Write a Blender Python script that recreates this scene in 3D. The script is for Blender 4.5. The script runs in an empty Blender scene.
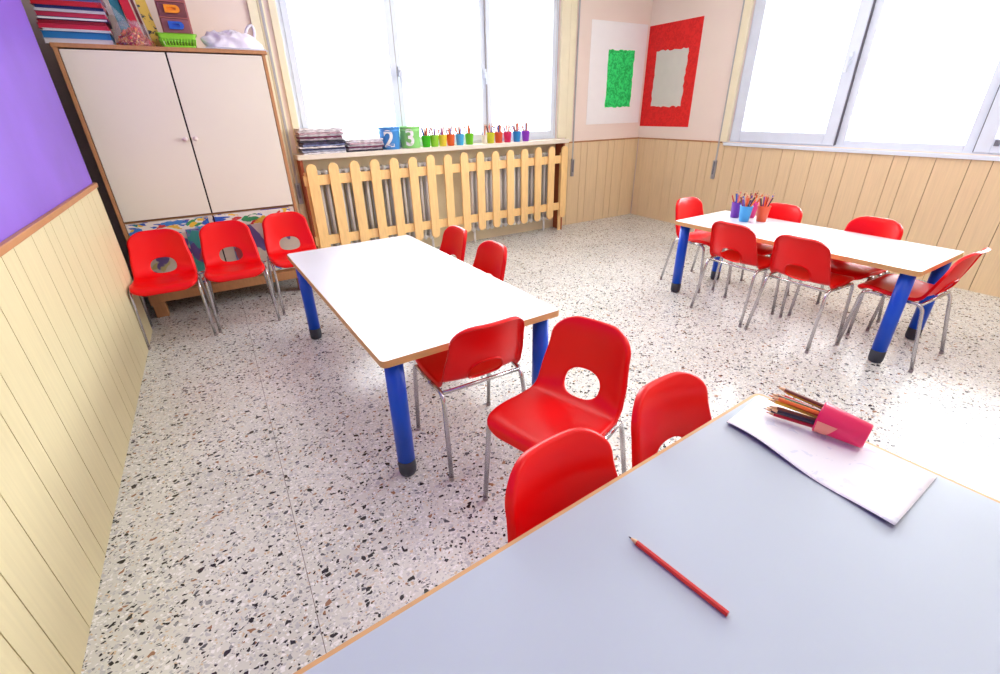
import bpy, bmesh, math, random
import mathutils.noise
from mathutils import Vector, Matrix
R = random.Random(7)
PI = math.pi
C = bpy.context.scene.collection

# ------------------------------------------------------------------ camera (solved from the room geometry)
CAM = (0.6541034518, -4.7949741294, 1.3677684065)
YAW, PITCH, ROLL = -0.5256021442, 1.1122908785, -0.0200308665
FPX = 459.7763526
W = 5.6367            # x of the right wall
TH = 0.0240989        # the back wall is a little out of square
cam = bpy.data.cameras.new('camera'); cam.sensor_width = 36; cam.lens = FPX/1000*36
cam.shift_x = 0.0006; cam.shift_y = -0.0008; cam.clip_start = 0.02
camo = bpy.data.objects.new('camera', cam); C.objects.link(camo)
camo.matrix_world = Matrix.Translation(CAM) @ Matrix.Rotation(YAW, 4, 'Z') @ Matrix.Rotation(PITCH, 4, 'X') @ Matrix.Rotation(ROLL, 4, 'Z')
bpy.context.scene.camera = camo

# ------------------------------------------------------------------ materials
def srgb(r, g, b):
    f = lambda c: (c/255/12.92) if c/255 <= .04045 else ((c/255+.055)/1.055)**2.4
    return (f(r), f(g), f(b), 1)
MC = {}
def mat(name, col, rough=.5, metal=0, spec=.5, coat=0, noise=0, nscale=8, stretch=(1,1,1), bump=0, alpha=1, sss=0, emit=0):
    if name in MC: return MC[name]
    m = bpy.data.materials.new(name); m.use_nodes = True; MC[name] = m
    nt = m.node_tree; b = nt.nodes['Principled BSDF']
    c = srgb(*col)
    b.inputs['Base Color'].default_value = c; b.inputs['Roughness'].default_value = rough
    b.inputs['Metallic'].default_value = metal; b.inputs['Specular IOR Level'].default_value = spec
    b.inputs['Coat Weight'].default_value = coat; b.inputs['Coat Roughness'].default_value = .12
    b.inputs['Alpha'].default_value = alpha
    tc = nt.nodes.new('ShaderNodeTexCoord'); mp = nt.nodes.new('ShaderNodeMapping')
    mp.inputs['Scale'].default_value = stretch
    nt.links.new(tc.outputs['Object'], mp.inputs['Vector'])
    n = nt.nodes.new('ShaderNodeTexNoise'); n.inputs['Scale'].default_value = nscale; n.inputs['Detail'].default_value = 4
    nt.links.new(mp.outputs[0], n.inputs['Vector'])
    k = noise if noise else .03
    mr = nt.nodes.new('ShaderNodeMapRange'); mr.inputs['From Min'].default_value = .25; mr.inputs['From Max'].default_value = .75
    mr.inputs['To Min'].default_value = 1-k; mr.inputs['To Max'].default_value = 1+k
    nt.links.new(n.outputs[0], mr.inputs[0])
    mx = nt.nodes.new('ShaderNodeVectorMath'); mx.operation = 'SCALE'; mx.inputs[0].default_value = c[:3]
    nt.links.new(mr.outputs[0], mx.inputs['Scale'])
    nt.links.new(mx.outputs[0], b.inputs['Base Color'])
    if bump:
        bp = nt.nodes.new('ShaderNodeBump'); bp.inputs['Strength'].default_value = bump; bp.inputs['Distance'].default_value = .004
        nt.links.new(n.outputs[0], bp.inputs['Height']); nt.links.new(bp.outputs[0], b.inputs['Normal'])
    if emit:
        b.inputs['Emission Color'].default_value = c; b.inputs['Emission Strength'].default_value = emit
    return m

def terrazzo():
    m = bpy.data.materials.new('terrazzo'); m.use_nodes = True; nt = m.node_tree; N = nt.nodes; L = nt.links
    b = N['Principled BSDF']; b.inputs['Roughness'].default_value = .25; b.inputs['Specular IOR Level'].default_value = .55
    tc = N.new('ShaderNodeTexCoord')
    dn = N.new('ShaderNodeTexNoise'); dn.inputs['Scale'].default_value = 30; dn.inputs['Detail'].default_value = 2
    L.new(tc.outputs['Object'], dn.inputs['Vector'])
    ds = N.new('ShaderNodeVectorMath'); ds.operation = 'MULTIPLY_ADD'; ds.inputs[1].default_value = (.022,)*3
    L.new(dn.outputs['Color'], ds.inputs[0]); L.new(tc.outputs['Object'], ds.inputs[2])
    base = N.new('ShaderNodeTexNoise'); base.inputs['Scale'].default_value = 2.2; base.inputs['Detail'].default_value = 5
    L.new(tc.outputs['Object'], base.inputs['Vector'])
    br = N.new('ShaderNodeValToRGB'); br.color_ramp.elements[0].position = .3; br.color_ramp.elements[0].color = srgb(208, 209, 203)
    br.color_ramp.elements[1].position = .7; br.color_ramp.elements[1].color = srgb(223, 224, 219)
    L.new(base.outputs[0], br.inputs[0])
    prev = br.outputs[0]
    def layer(scale, off, stops, edge, prev):
        mp = N.new('ShaderNodeMapping'); mp.inputs['Location'].default_value = off; mp.inputs['Scale'].default_value = (1, 1.25, 1)
        L.new(ds.outputs[0], mp.inputs[0])
        v = N.new('ShaderNodeTexVoronoi'); v.inputs['Scale'].default_value = scale
        e = N.new('ShaderNodeTexVoronoi'); e.feature = 'DISTANCE_TO_EDGE'; e.inputs['Scale'].default_value = scale
        L.new(mp.outputs[0], v.inputs['Vector']); L.new(mp.outputs[0], e.inputs['Vector'])
        sp = N.new('ShaderNodeSeparateColor'); L.new(v.outputs['Color'], sp.inputs[0])
        rp = N.new('ShaderNodeValToRGB'); rp.color_ramp.interpolation = 'CONSTANT'
        els = rp.color_ramp.elements
        els[0].position = 0; els[0].color = stops[0][1]; els[1].position = stops[1][0]; els[1].color = stops[1][1]
        for p, c in stops[2:]:
            q = els.new(p); q.color = c
        L.new(sp.outputs[0], rp.inputs[0])
        cov = N.new('ShaderNodeMath'); cov.operation = 'GREATER_THAN'; cov.inputs[1].default_value = stops[0][0]
        L.new(sp.outputs[1], cov.inputs[0])
        # chips differ in size: the rim of matrix around each is random
        ed = N.new('ShaderNodeMath'); ed.operation = 'MULTIPLY_ADD'; ed.inputs[1].default_value = edge*2.2; ed.inputs[2].default_value = edge*.45
        L.new(sp.outputs[2], ed.inputs[0])
        gt = N.new('ShaderNodeMath'); gt.operation = 'GREATER_THAN'; L.new(e.outputs['Distance'], gt.inputs[0]); L.new(ed.outputs[0], gt.inputs[1])
        mu = N.new('ShaderNodeMath'); mu.operation = 'MULTIPLY'; L.new(cov.outputs[0], mu.inputs[0]); L.new(gt.outputs[0], mu.inputs[1])
        mx = N.new('ShaderNodeMix'); mx.data_type = 'RGBA'; L.new(mu.outputs[0], mx.inputs['Factor'])
        L.new(prev, mx.inputs['A']); L.new(rp.outputs[0], mx.inputs['B'])
        return mx.outputs['Result']
    K = srgb(40, 38, 40); G = srgb(140, 142, 146); LG = srgb(188, 190, 194); BR = srgb(150, 112, 84); WH = srgb(240, 240, 240); TN = srgb(206, 186, 158); DG = srgb(84, 86, 92)
    prev = layer(124, (3, 1, 0), [(.45, LG), (.20, K), (.30, WH), (.52, LG), (.70, TN), (.80, WH), (.92, G)], .10, prev)
    prev = layer(72, (0, 0, 0), [(.66, LG), (.24, WH), (.44, K), (.66, DG), (.74, BR), (.80, G), (.90, TN)], .10, prev)
    prev = layer(47, (7, 2, 0), [(.84, LG), (.22, K), (.54, G), (.68, BR), (.76, DG), (.88, LG)], .11, prev)
    # slab joints
    sx = N.new('ShaderNodeSeparateXYZ'); L.new(tc.outputs['Object'], sx.inputs[0])
    def joint(out, o, per, w):
        a = N.new('ShaderNodeMath'); a.operation = 'SUBTRACT'; a.inputs[1].default_value = o; L.new(out, a.inputs[0])
        p = N.new('ShaderNodeMath'); p.operation = 'PINGPONG'; p.inputs[1].default_value = per/2; L.new(a.outputs[0], p.inputs[0])
        l = N.new('ShaderNodeMath'); l.operation = 'LESS_THAN'; l.inputs[1].default_value = w; L.new(p.outputs[0], l.inputs[0])
        return l.outputs[0]
    j = N.new('ShaderNodeMath'); j.operation = 'MAXIMUM'
    L.new(joint(sx.outputs[0], .603, 2.4, .0011), j.inputs[0]); L.new(joint(sx.outputs[1], -4.75, 7.2, .0008), j.inputs[1])
    mx = N.new('ShaderNodeMix'); mx.data_type = 'RGBA'; L.new(j.outputs[0], mx.inputs['Factor']); L.new(prev, mx.inputs['A']); mx.inputs['B'].default_value = srgb(120, 112, 106)
    L.new(mx.outputs['Result'], b.inputs['Base Color'])
    return m

def painted_paper(name, base, cols, scale=7, thr=.55, stretch=(1, 1, 2.2)):
    m = bpy.data.materials.new(name); m.use_nodes = True; nt = m.node_tree; N = nt.nodes; L = nt.links
    b = N['Principled BSDF']; b.inputs['Roughness'].default_value = .7
    tc = N.new('ShaderNodeTexCoord'); prev = None
    rgb = N.new('ShaderNodeRGB'); rgb.outputs[0].default_value = srgb(*base); prev = rgb.outputs[0]
    for i, c in enumerate(cols):
        mp = N.new('ShaderNodeMapping'); mp.inputs['Location'].default_value = (i*3.7, i*1.3, i*5.1); mp.inputs['Scale'].default_value = stretch
        L.new(tc.outputs['Object'], mp.inputs[0])
        n = N.new('ShaderNodeTexNoise'); n.inputs['Scale'].default_value = scale; n.inputs['Detail'].default_value = 3; n.inputs['Distortion'].default_value = .6
        L.new(mp.outputs[0], n.inputs['Vector'])
        g = N.new('ShaderNodeMapRange'); g.inputs['From Min'].default_value = thr; g.inputs['From Max'].default_value = thr+.015
        L.new(n.outputs[0], g.inputs[0])
        mx = N.new('ShaderNodeMix'); mx.data_type = 'RGBA'; L.new(g.outputs[0], mx.inputs['Factor']); L.new(prev, mx.inputs['A']); mx.inputs['B'].default_value = srgb(*c)
        prev = mx.outputs['Result']
    L.new(prev, b.inputs['Base Color'])
    return m

def brushed(name, col, col2, scale, bump=.3):
    m = bpy.data.materials.new(name); m.use_nodes = True; nt = m.node_tree; N = nt.nodes; L = nt.links
    b = N['Principled BSDF']; b.inputs['Roughness'].default_value = .6
    tc = N.new('ShaderNodeTexCoord'); n = N.new('ShaderNodeTexNoise'); n.inputs['Scale'].default_value = scale; n.inputs['Detail'].default_value = 5; n.inputs['Distortion'].default_value = 1.5
    L.new(tc.outputs['Object'], n.inputs['Vector'])
    r = N.new('ShaderNodeValToRGB'); r.color_ramp.elements[0].position = .42; r.color_ramp.elements[0].color = srgb(*col2)
    r.color_ramp.elements[1].position = .56; r.color_ramp.elements[1].color = srgb(*col)
    L.new(n.outputs[0], r.inputs[0]); L.new(r.outputs[0], b.inputs['Base Color'])
    return m

def glass_mat():
    m = bpy.data.materials.new('window_glass'); m.use_nodes = True; nt = m.node_tree; N = nt.nodes; L = nt.links
    N.remove(N['Principled BSDF']); o = N['Material Output']
    t = N.new('ShaderNodeBsdfTransparent'); t.inputs[0].default_value = (.97, .985, 1, 1)
    g = N.new('ShaderNodeBsdfGlossy'); g.inputs['Roughness'].default_value = .02
    f = N.new('ShaderNodeFresnel'); f.inputs[0].default_value = 1.45
    mx = N.new('ShaderNodeMixShader'); L.new(f.outputs[0], mx.inputs[0]); L.new(t.outputs[0], mx.inputs[1]); L.new(g.outputs[0], mx.inputs[2])
    L.new(mx.outputs[0], o.inputs[0]); return m
def plastic_film(name, col, a):
    m = bpy.data.materials.new(name); m.use_nodes = True; nt = m.node_tree; N = nt.nodes
    b = N['Principled BSDF']; b.inputs['Base Color'].default_value = srgb(*col); b.inputs['Roughness'].default_value = .2; b.inputs['Alpha'].default_value = a
    return m

M_RED = mat('red_plastic', (232, 0, 6), .33, spec=.3, noise=.02, nscale=3)
M_CHROME = mat('chrome_tube', (196, 194, 196), .22, metal=.9, noise=.02)
M_FOOT = mat('grey_foot', (150, 140, 140), .6)
M_TOP = mat('white_laminate', (222, 225, 232), .22, spec=.5, noise=.012, nscale=5)
M_TOPC = mat('grey_laminate', (180, 192, 201), .38, spec=.3, noise=.012, nscale=5)
M_EDGE = mat('wood_edge', (206, 160, 104), .5, noise=.12, nscale=14, stretch=(1, 1, 6))
M_BLUE = mat('blue_lacquer', (0, 76, 205), .3, spec=.4)
M_DARK = mat('dark_rubber', (46, 50, 62), .55)
M_WALL = mat('pink_plaster', (244, 228, 216), .85, noise=.02, nscale=3)
M_CEIL = mat('ceiling_white', (240, 238, 232), .9)
M_PURPLE = mat('purple_paint', (134, 96, 208), .45, noise=.16, nscale=1.8, bump=.15)
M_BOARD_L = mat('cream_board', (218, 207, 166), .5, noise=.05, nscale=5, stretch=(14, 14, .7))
M_BOARD_R = mat('tan_board', (230, 204, 162), .5, noise=.07, nscale=5, stretch=(16, 16, .7))
M_GROOVE = mat('board_backing', (120, 84, 46), .8)
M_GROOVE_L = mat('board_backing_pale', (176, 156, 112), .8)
M_CAP = mat('brown_cap', (186, 130, 84), .5, noise=.08, nscale=12)
M_CREAM = mat('cream_casing', (244, 236, 204), .5, noise=.03)
M_WHITE = mat('white_frame', (226, 236, 248), .5, spec=.25)
M_FRAME2 = mat('blue_white_frame', (222, 232, 246), .5, spec=.2)
M_GASKET = mat('dark_gasket', (110, 112, 124), .6)
M_SILL = mat('sill_board', (232, 222, 204), .45, noise=.03)
M_SIDE = mat('side_board', (168, 84, 48), .5, noise=.1, nscale=14)
M_NICHE = mat('niche_paint', (238, 222, 184), .8, noise=.05)
M_PINE = mat('pine_slats', (252, 210, 142), .5, noise=.10, nscale=7, stretch=(9, 9, 1.1))
M_RAD = mat('radiator_enamel', (248, 246, 240), .35)
M_CABW = mat('cabinet_wood', (186, 132, 86), .5, noise=.12, nscale=10, stretch=(6, 6, 1))
M_CABP = mat('cabinet_panel', (233, 225, 206), .5, noise=.02, nscale=2)
M_SHADE = mat('shade_dark', (40, 26, 24), .8)  # near-black tone put in for shade in the recess and behind doors
M_KNOB = mat('pale_knob', (226, 210, 204), .35)
M_STRAP = mat('strap_grey', (182, 182, 184), .7)
M_STEEL = mat('winder_steel', (170, 172, 178), .35, metal=.6)
M_PAPER = mat('white_paper', (250, 250, 250), .8, noise=.02)
M_LEAD = mat('pencil_lead', (60, 40, 44), .5)
M_PWOOD = mat('pencil_wood', (226, 184, 140), .7)
GLASS = glass_mat()

# ------------------------------------------------------------------ mesh helpers
class MB:
    def __init__(s): s.v = []; s.f = []; s.m = []; s.sm = []
    def add(s, vs, fs, mi=0, smooth=False, T=None):
        o = len(s.v)
        for p in vs:
            p = Vector(p)
            if T is not None: p = T @ p
            s.v.append(p)
        for f in fs: s.f.append([o+i for i in f]); s.m.append(mi); s.sm.append(smooth)
    def box(s, x0, y0, z0, x1, y1, z1, mi=0, T=None):
        if x1 < x0: x0, x1 = x1, x0
        if y1 < y0: y0, y1 = y1, y0
        if z1 < z0: z0, z1 = z1, z0
        vs = [(x, y, z) for z in (z0, z1) for y in (y0, y1) for x in (x0, x1)]
        s.add(vs, [(0, 2, 3, 1), (4, 5, 7, 6), (0, 1, 5, 4), (2, 6, 7, 3), (0, 4, 6, 2), (1, 3, 7, 5)], mi, False, T)
    def lathe(s, prof, n=24, mi=0, cx=0, cy=0, smooth=True, T=None, cap=(True, True)):
        vs = []; fs = []
        for r, z in prof:
            for k in range(n):
                a = 2*PI*k/n; vs.append((cx+r*math.cos(a), cy+r*math.sin(a), z))
        for i in range(len(prof)-1):
            for k in range(n):
                k2 = (k+1) % n; fs.append((i*n+k, i*n+k2, (i+1)*n+k2, (i+1)*n+k))
        s.add(vs, fs, mi, smooth, T)
        o = len(s.v)-len(vs)
        if cap[0]: s.f.append([o+k for k in range(n)][::-1]); s.m.append(mi); s.sm.append(False)
        if cap[1]: s.f.append([o+(len(prof)-1)*n+k for k in range(n)]); s.m.append(mi); s.sm.append(False)
    def tube(s, pts, r, n=10, mi=0, T=None):
        pts = [Vector(p) for p in pts]; vs = []; fs = []
        up = None
        rr = r if isinstance(r, (list, tuple)) else [r]*len(pts)
        for i, p in enumerate(pts):
            d = (pts[min(i+1, len(pts)-1)]-pts[max(i-1, 0)]).normalized()
            if up is None: up = d.orthogonal().normalized()
            up = (up-d*up.dot(d)).normalized(); w = d.cross(up)
            for k in range(n):
                a = 2*PI*k/n; vs.append(p+(up*math.cos(a)+w*math.sin(a))*rr[i])
        for i in range(len(pts)-1):
            for k in range(n):
                k2 = (k+1) % n; fs.append((i*n+k, i*n+k2, (i+1)*n+k2, (i+1)*n+k))
        fs.append([k for k in range(n)][::-1]); fs.append([(len(pts)-1)*n+k for k in range(n)])
        s.add(vs, fs, mi, True, T)
    def prism(s, poly, z0, z1, mi=0, T=None, side_mi=None, smooth=False):
        n = len(poly); vs = [(x, y, z0) for x, y in poly]+[(x, y, z1) for x, y in poly]
        s.add(vs, [list(range(n))[::-1], [n+i for i in range(n)]], mi, False, T)
        o = len(s.v)-2*n
        for i in range(n):
            j = (i+1) % n; s.f.append([o+i, o+j, o+n+j, o+n+i]); s.m.append(mi if side_mi is None else side_mi); s.sm.append(smooth)
    def mesh(s, name, mats):
        me = bpy.data.meshes.new(name); me.from_pydata([tuple(p) for p in s.v], [], s.f)
        for m in (mats if isinstance(mats, (list, tuple)) else [mats]): me.materials.append(m)
        me.polygons.foreach_set('material_index', s.m); me.polygons.foreach_set('use_smooth', s.sm)
        me.update(); return me
    def build(s, name, mats, parent=None, bevel=0, loc=None, rz=None):
        o = bpy.data.objects.new(name, s.mesh(name, mats)); C.objects.link(o)
        if parent is not None: o.parent = parent
        if loc is not None: o.location = loc
        if rz is not None: o.rotation_euler.z = rz
        if bevel:
            b = o.modifiers.new('bevel', 'BEVEL'); b.width = bevel; b.segments = 2; b.limit_method = 'ANGLE'; b.angle_limit = .7
        return o

def fillet(pts, r, n=5):
    pts = [Vector(p) for p in pts]; out = [pts[0]]
    for i in range(1, len(pts)-1):
        a, b, c = pts[i-1], pts[i], pts[i+1]
        d1 = (a-b); d2 = (c-b); q = min(r, d1.length*.49, d2.length*.49)
        p1 = b+d1.normalized()*q; p2 = b+d2.normalized()*q
        for k in range(n+1):
            t = k/n; out.append(p1*(1-t)**2+b*2*t*(1-t)+p2*t*t)
    out.append(pts[-1]); return out

def rrect(x0, y0, x1, y1, r, n=5):
    out = []
    for cx, cy, a0 in ((x1-r, y0+r, -PI/2), (x1-r, y1-r, 0), (x0+r, y1-r, PI/2), (x0+r, y0+r, PI)):
        for k in range(n+1):
            a = a0+PI/2*k/n; out.append((cx+r*math.cos(a), cy+r*math.sin(a)))
    return out

def thing(name, label, cat, loc=(0, 0, 0), rz=0, group=None):
    o = bpy.data.objects.new(name, None); C.objects.link(o); o.empty_display_size = .1
    o.location = loc; o.rotation_euler = (0, 0, rz); o['label'] = label; o['category'] = cat
    if group: o['group'] = group
    return o
def tag(o, label, cat, group=None, kind=None):
    o['label'] = label; o['category'] = cat
    if group: o['group'] = group
    if kind: o['kind'] = kind
    return o
def struct(o, label=None):
    o['kind'] = 'structure'
    if label: o['label'] = label
    return o
def children(o): return [c for c in ALLKIDS.get(o.name, [])]
ALLKIDS = {}
def reg(root):
    kids = [c for c in bpy.data.objects if c.parent == root]
    ALLKIDS[root.name] = kids
    for k in kids: reg(k)
def copy_tree(o, parent=None):
    c = o.copy(); C.objects.link(c); c.parent = parent
    for ch in ALLKIDS.get(o.name, []): copy_tree(ch, c)
    return c

# back wall frame: x from the left wall corner side, off = distance in front of the wall
def B(x, off, z): 
    c, s = math.cos(TH), math.sin(TH)
    return (W+(x-W)*c+off*s, (x-W)*s-off*c, z)
MBK = Matrix.Translation((W, 0, 0)) @ Matrix.Rotation(TH, 4, 'Z') @ Matrix.Translation((-W, 0, 0))

# ------------------------------------------------------------------ room shell
YF = -6.6; HC = 2.95; CAPZ = 1.003; NR = -0.985
f = MB(); f.box(-.6, YF-.2, -.12, W+.3, .4, 0); struct(f.build('floor', terrazzo()), 'white terrazzo floor with black, grey and brown stone chips')
f = MB(); f.box(-.6, YF-.2, HC, W+.3, .4, HC+.12); struct(f.build('ceiling', M_CEIL))
f = MB(); f.box(-.6, YF-.15, 0, W+.2, YF, HC); struct(f.build('wall_front', M_WALL))

# back wall with the opening of window 1
WX0, WX1, WZ0, WZ1 = 1.395, 4.245, 1.046, 2.62
f = MB()
for a in ((-.45, 0, 0, WX0, .22, HC), (WX1, 0, 0, W+.2, .22, HC), (WX0, 0, 0, WX1, .22, WZ0), (WX0, 0, WZ1, WX1, .22, HC)): f.box(*a, T=MBK)
struct(f.build('wall_back', M_WALL), 'pale pink plaster wall with the fenced radiators')
# right wall with the opening of window 2
VY0, VY1, VZ0, VZ1 = -1.335, -4.55, 1.0, 2.62
f = MB()
for a in ((W, .3, 0, W+.2, VY0, HC), (W, VY1, 0, W+.2, YF, HC), (W, VY0, 0, W+.2, VY1, VZ0), (W, VY0, VZ1, W+.2, VY1, HC)): f.box(*a)
struct(f.build('wall_right', M_WALL), 'pale pink plaster wall over tan wood boards')
# left wall: purple panel above, ends short of the cabinet
f = MB(); f.box(-.05, YF, 0, 0, NR, HC, 0)
struct(f.build('wall_left', M_PURPLE), 'wall painted purple above cream boards')
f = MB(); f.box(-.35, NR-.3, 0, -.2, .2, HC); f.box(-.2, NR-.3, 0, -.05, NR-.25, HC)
struct(f.build('wall_recess', M_SHADE), 'dark gap between purple wall and cabinet')  # recess walls coloured dark to give the gap its shade

PAT = [.107, .178, .211, .126, .176, .194, .105, .19, .16]
def boards(a0, a1, z1, th=.012, pat=PAT, ph=0, place=None):
    """board cladding along an axis; place(a0, a1, d0, d1, z0, z1) adds a box"""
    a = a0; i = ph
    while a < a1-1e-4:
        b = min(a+pat[i % len(pat)], a1)
        place(a+.0022, b-.0022, .003, th, .0, z1, 0); a = b; i += 1
    place(a0, a1, .0, .004, 0, z1, 1)
def clad(name, mats, a0, a1, z1, axis, ph=0, label=''):
    f = MB()
    if axis == 'right': pl = lambda p, q, d0, d1, z0, z1_, mi: f.box(W-d1, -q, z0, W-d0, -p, z1_, mi)
    elif axis == 'left': pl = lambda p, q, d0, d1, z0, z1_, mi: f.box(d0, -q, z0, d1, -p, z1_, mi)
    else: pl = lambda p, q, d0, d1, z0, z1_, mi: f.box(p, -d1, z0, q, -d0, z1_, mi, T=MBK)
    boards(a0, a1, z1, place=pl, ph=ph)
    return struct(f.build(name, mats), label)
clad('trim_1', [M_BOARD_R, M_GROOVE], .024, -YF, .985, 'right', 0, 'tan vertical wood boards on the right wall')
clad('trim_2', [M_BOARD_R, M_GROOVE], 4.262, W-.013, .985, 'back', 4, 'tan vertical wood boards in the corner right of the radiators')
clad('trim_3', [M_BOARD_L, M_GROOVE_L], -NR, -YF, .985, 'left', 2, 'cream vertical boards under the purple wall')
f = MB(); f.box(0, YF, .982, .022, NR+.004, 1.008); struct(f.build('trim_4', M_CAP, bevel=.003), 'brown wooden cap rail under the purple paint')
f = MB(); f.box(W-.016, VY0+.07, .985, W, 0, 1.0); struct(f.build('trim_5', M_CAP), 'thin brown cap rail on the right wall')
f = MB(); f.box(4.262, -.016, .985, W-.014, 0, 1.0, T=MBK); struct(f.build('trim_6', M_CAP), 'thin brown cap rail right of the window shelf')
# casings beside window 1 and 2 (cream boxes the shutter straps run along)
f = MB(); f.box(4.25, -.03, WZ0+.002, 4.37, 0, HC, T=MBK); f.box(4.378, -.02, 1.0, 4.445, 0, HC, T=MBK)
f.box(4.45, -.012, 1.0, 4.475, 0, HC, T=MBK)
struct(f.build('trim_7', M_CREAM, bevel=.003), 'cream casing right of the back window')
f = MB(); f.box(1.185, -.02, 0, 1.25, 0, HC, T=MBK); f.box(1.256, -.012, 0, 1.30, 0, HC, T=MBK); f.box(1.335, -.02, WZ0+.002, 1.39, 0, HC, T=MBK)
struct(f.build('trim_8', M_CREAM, bevel=.003), 'cream casing between cabinet and back window')
f = MB(); f.box(W-.03, VY0, 1.0, W, VY0+.085, HC); struct(f.build('trim_9', M_CREAM, bevel=.003), 'cream casing left of the right window')
f = MB(); f.box(1.305, -.003, 0, 4.26, 0, 1.0, T=MBK); struct(f.build('trim_10', M_NICHE), 'beige wall behind the radiators')

# ------------------------------------------------------------------ windows
def frame_rect(m, pl, a0, a1, z0, z1, w, d0, d1, mi=0, wb=None):
    wb = wb or w
    pl(m, a0, a0+w, d0, d1, z0, z1, mi); pl(m, a1-w, a1, d0, d1, z0, z1, mi)
    pl(m, a0+w, a1-w, d0, d1, z0, z0+wb, mi); pl(m, a0+w, a1-w, d0, d1, z1-w, z1, mi)
def plb(m, a0, a1, d0, d1, z0, z1, mi): m.box(a0, -d1, z0, a1, -d0, z1, mi, T=MBK)
def plr(m, a0, a1, d0, d1, z0, z1, mi): m.box(W-d1, -a1, z0, W-d0, -a0, z1, mi)
def window(name, pl, o, sashes, label):
    root = bpy.data.objects.new(name, None); C.objects.link(root); struct(root, label)
    a0, a1, z0, z1, w = o; FM = M_WHITE if name == 'window_1' else M_FRAME2
    m = MB(); frame_rect(m, pl, a0, a1, z0, z1, w, -.12, -.02)
    m.build('window_frame', FM, root, bevel=.004)
    for s0, s1, w_, wb, dz, dp in sashes:
        m = MB(); frame_rect(m, pl, s0, s1, z0+dz, z1-.03, w_, -.09, dp, wb=wb)
        sa = m.build('sash', FM, root, bevel=.005)
        m = MB(); frame_rect(m, pl, s0+w_-.004, s1-w_+.004, z0+dz+wb-.004, z1-.03-w_+.004, .006, -.072, -.05)
        m.build('gasket', M_WHITE if name == 'window_1' else M_STRAP, sa)
        m = MB(); pl(m, s0+w_-.01, s1-w_+.01, -.066, -.060, z0+dz+wb-.01, z1-.03-w_+.01, 0)
        m.build('pane', GLASS, sa)
    return root
w1 = window('window_1', plb, (WX0, WX1, WZ0, WZ1, .035), [(1.425, 2.345, .055, .06, .025, -.01), (2.352, 3.318, .05, .06, .025, -.03), (3.325, 4.215, .05, .06, .025, -.01)], 'white three-part window over the radiators')
m = MB(); plb(m, 2.3445, 2.3525, -.1, -.012, WZ0+.03, WZ1-.05, 0); plb(m, 3.3165, 3.3255, -.1, -.012, WZ0+.03, WZ1-.05, 0); plb(m, 4.214, 4.220, -.1, -.014, WZ0+.03, WZ1-.05, 0); m.build('gap_seal', M_STRAP, w1)
for x in (2.375, 3.30):
    m = MB(); plb(m, x-.014, x+.014, -.03, -.004, 1.66, 1.74, 0); plb(m, x-.010, x+.010, -.004, .03, 1.69, 1.71, 0); plb(m, x-.012, x+.012, .02, .036, 1.60, 1.71, 0)
    m.build('window_handle', M_WHITE, w1, bevel=.003)
m = MB(); frame_rect(m, plb, 1.50, 2.27, 1.13, 1.80, .014, -.085, -.07); m.build('inner_frame', M_WHITE, w1)
w2 = window('window_2', plr, (1.336, 4.55, VZ0-.02, VZ1, .035), [(1.362, 2.41, .10, .10, .03, -.005), (2.418, 3.395, .065, .06, .015, -.03), (3.40, 4.52, .09, .10, .03, -.005)], 'large white three-part window on the right wall')
m = MB()
for a in (2.4115, 3.3945): plr(m, a, a+.005, -.1, -.008, VZ0+.01, VZ1-.05, 0)
m.build('gap_seal', M_GASKET, w2)
m = MB(); plr(m, 2.345, 2.375, -.01, .004, 1.66, 1.76, 0); plr(m, 2.35, 2.37, .004, .04, 1.70, 1.72, 0); plr(m, 2.348, 2.372, .03, .046, 1.60, 1.72, 0)
m.build('window_handle', M_WHITE, w2, bevel=.004)
m = MB(); plr(m, 3.50, 3.53, -.01, .004, 1.06, 1.10, 0); m.build('latch', M_GASKET, w2)
m = MB(); plr(m, 1.30, 4.6, 0, .035, .962, .992, 0); m.build('window_sill', M_WHITE, w2, bevel=.003)

# shutter straps and their winders
def strap(pl, a, zt, zb, tilt, label, boxz, name='shutter_strap'):
    t = thing(name, label, 'strap', (0, 0, 0))
    m = MB(); pl(m, a-.009, a+.009, .014, .018, zb, zt, 0); m.build('belt', M_STRAP, t)
    m = MB(); pl(m, a-.021, a+.021, .012, .034, boxz[0], boxz[1], 0); w = m.build('winder', M_STEEL, t, bevel=.004)
    m = MB(); pl(m, a-.009, a+.009, .033, .037, boxz[0]+.05, boxz[1]-.012, 0); m.build('slot', M_GASKET, w)
    return t
strap(plb, 4.500, 2.9, .78, 0, 'grey shutter strap with steel winder in the corner beside the fenced radiators', (.60, .80))
strap(plb, 1.279, 2.9, .78, 0, 'grey shutter strap with winder between the cabinet and the back window', (.62, .80))
strap(plr, 1.235, 2.9, .76, 0, 'grey shutter strap with steel winder left of the right window', (.60, .80))

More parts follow.
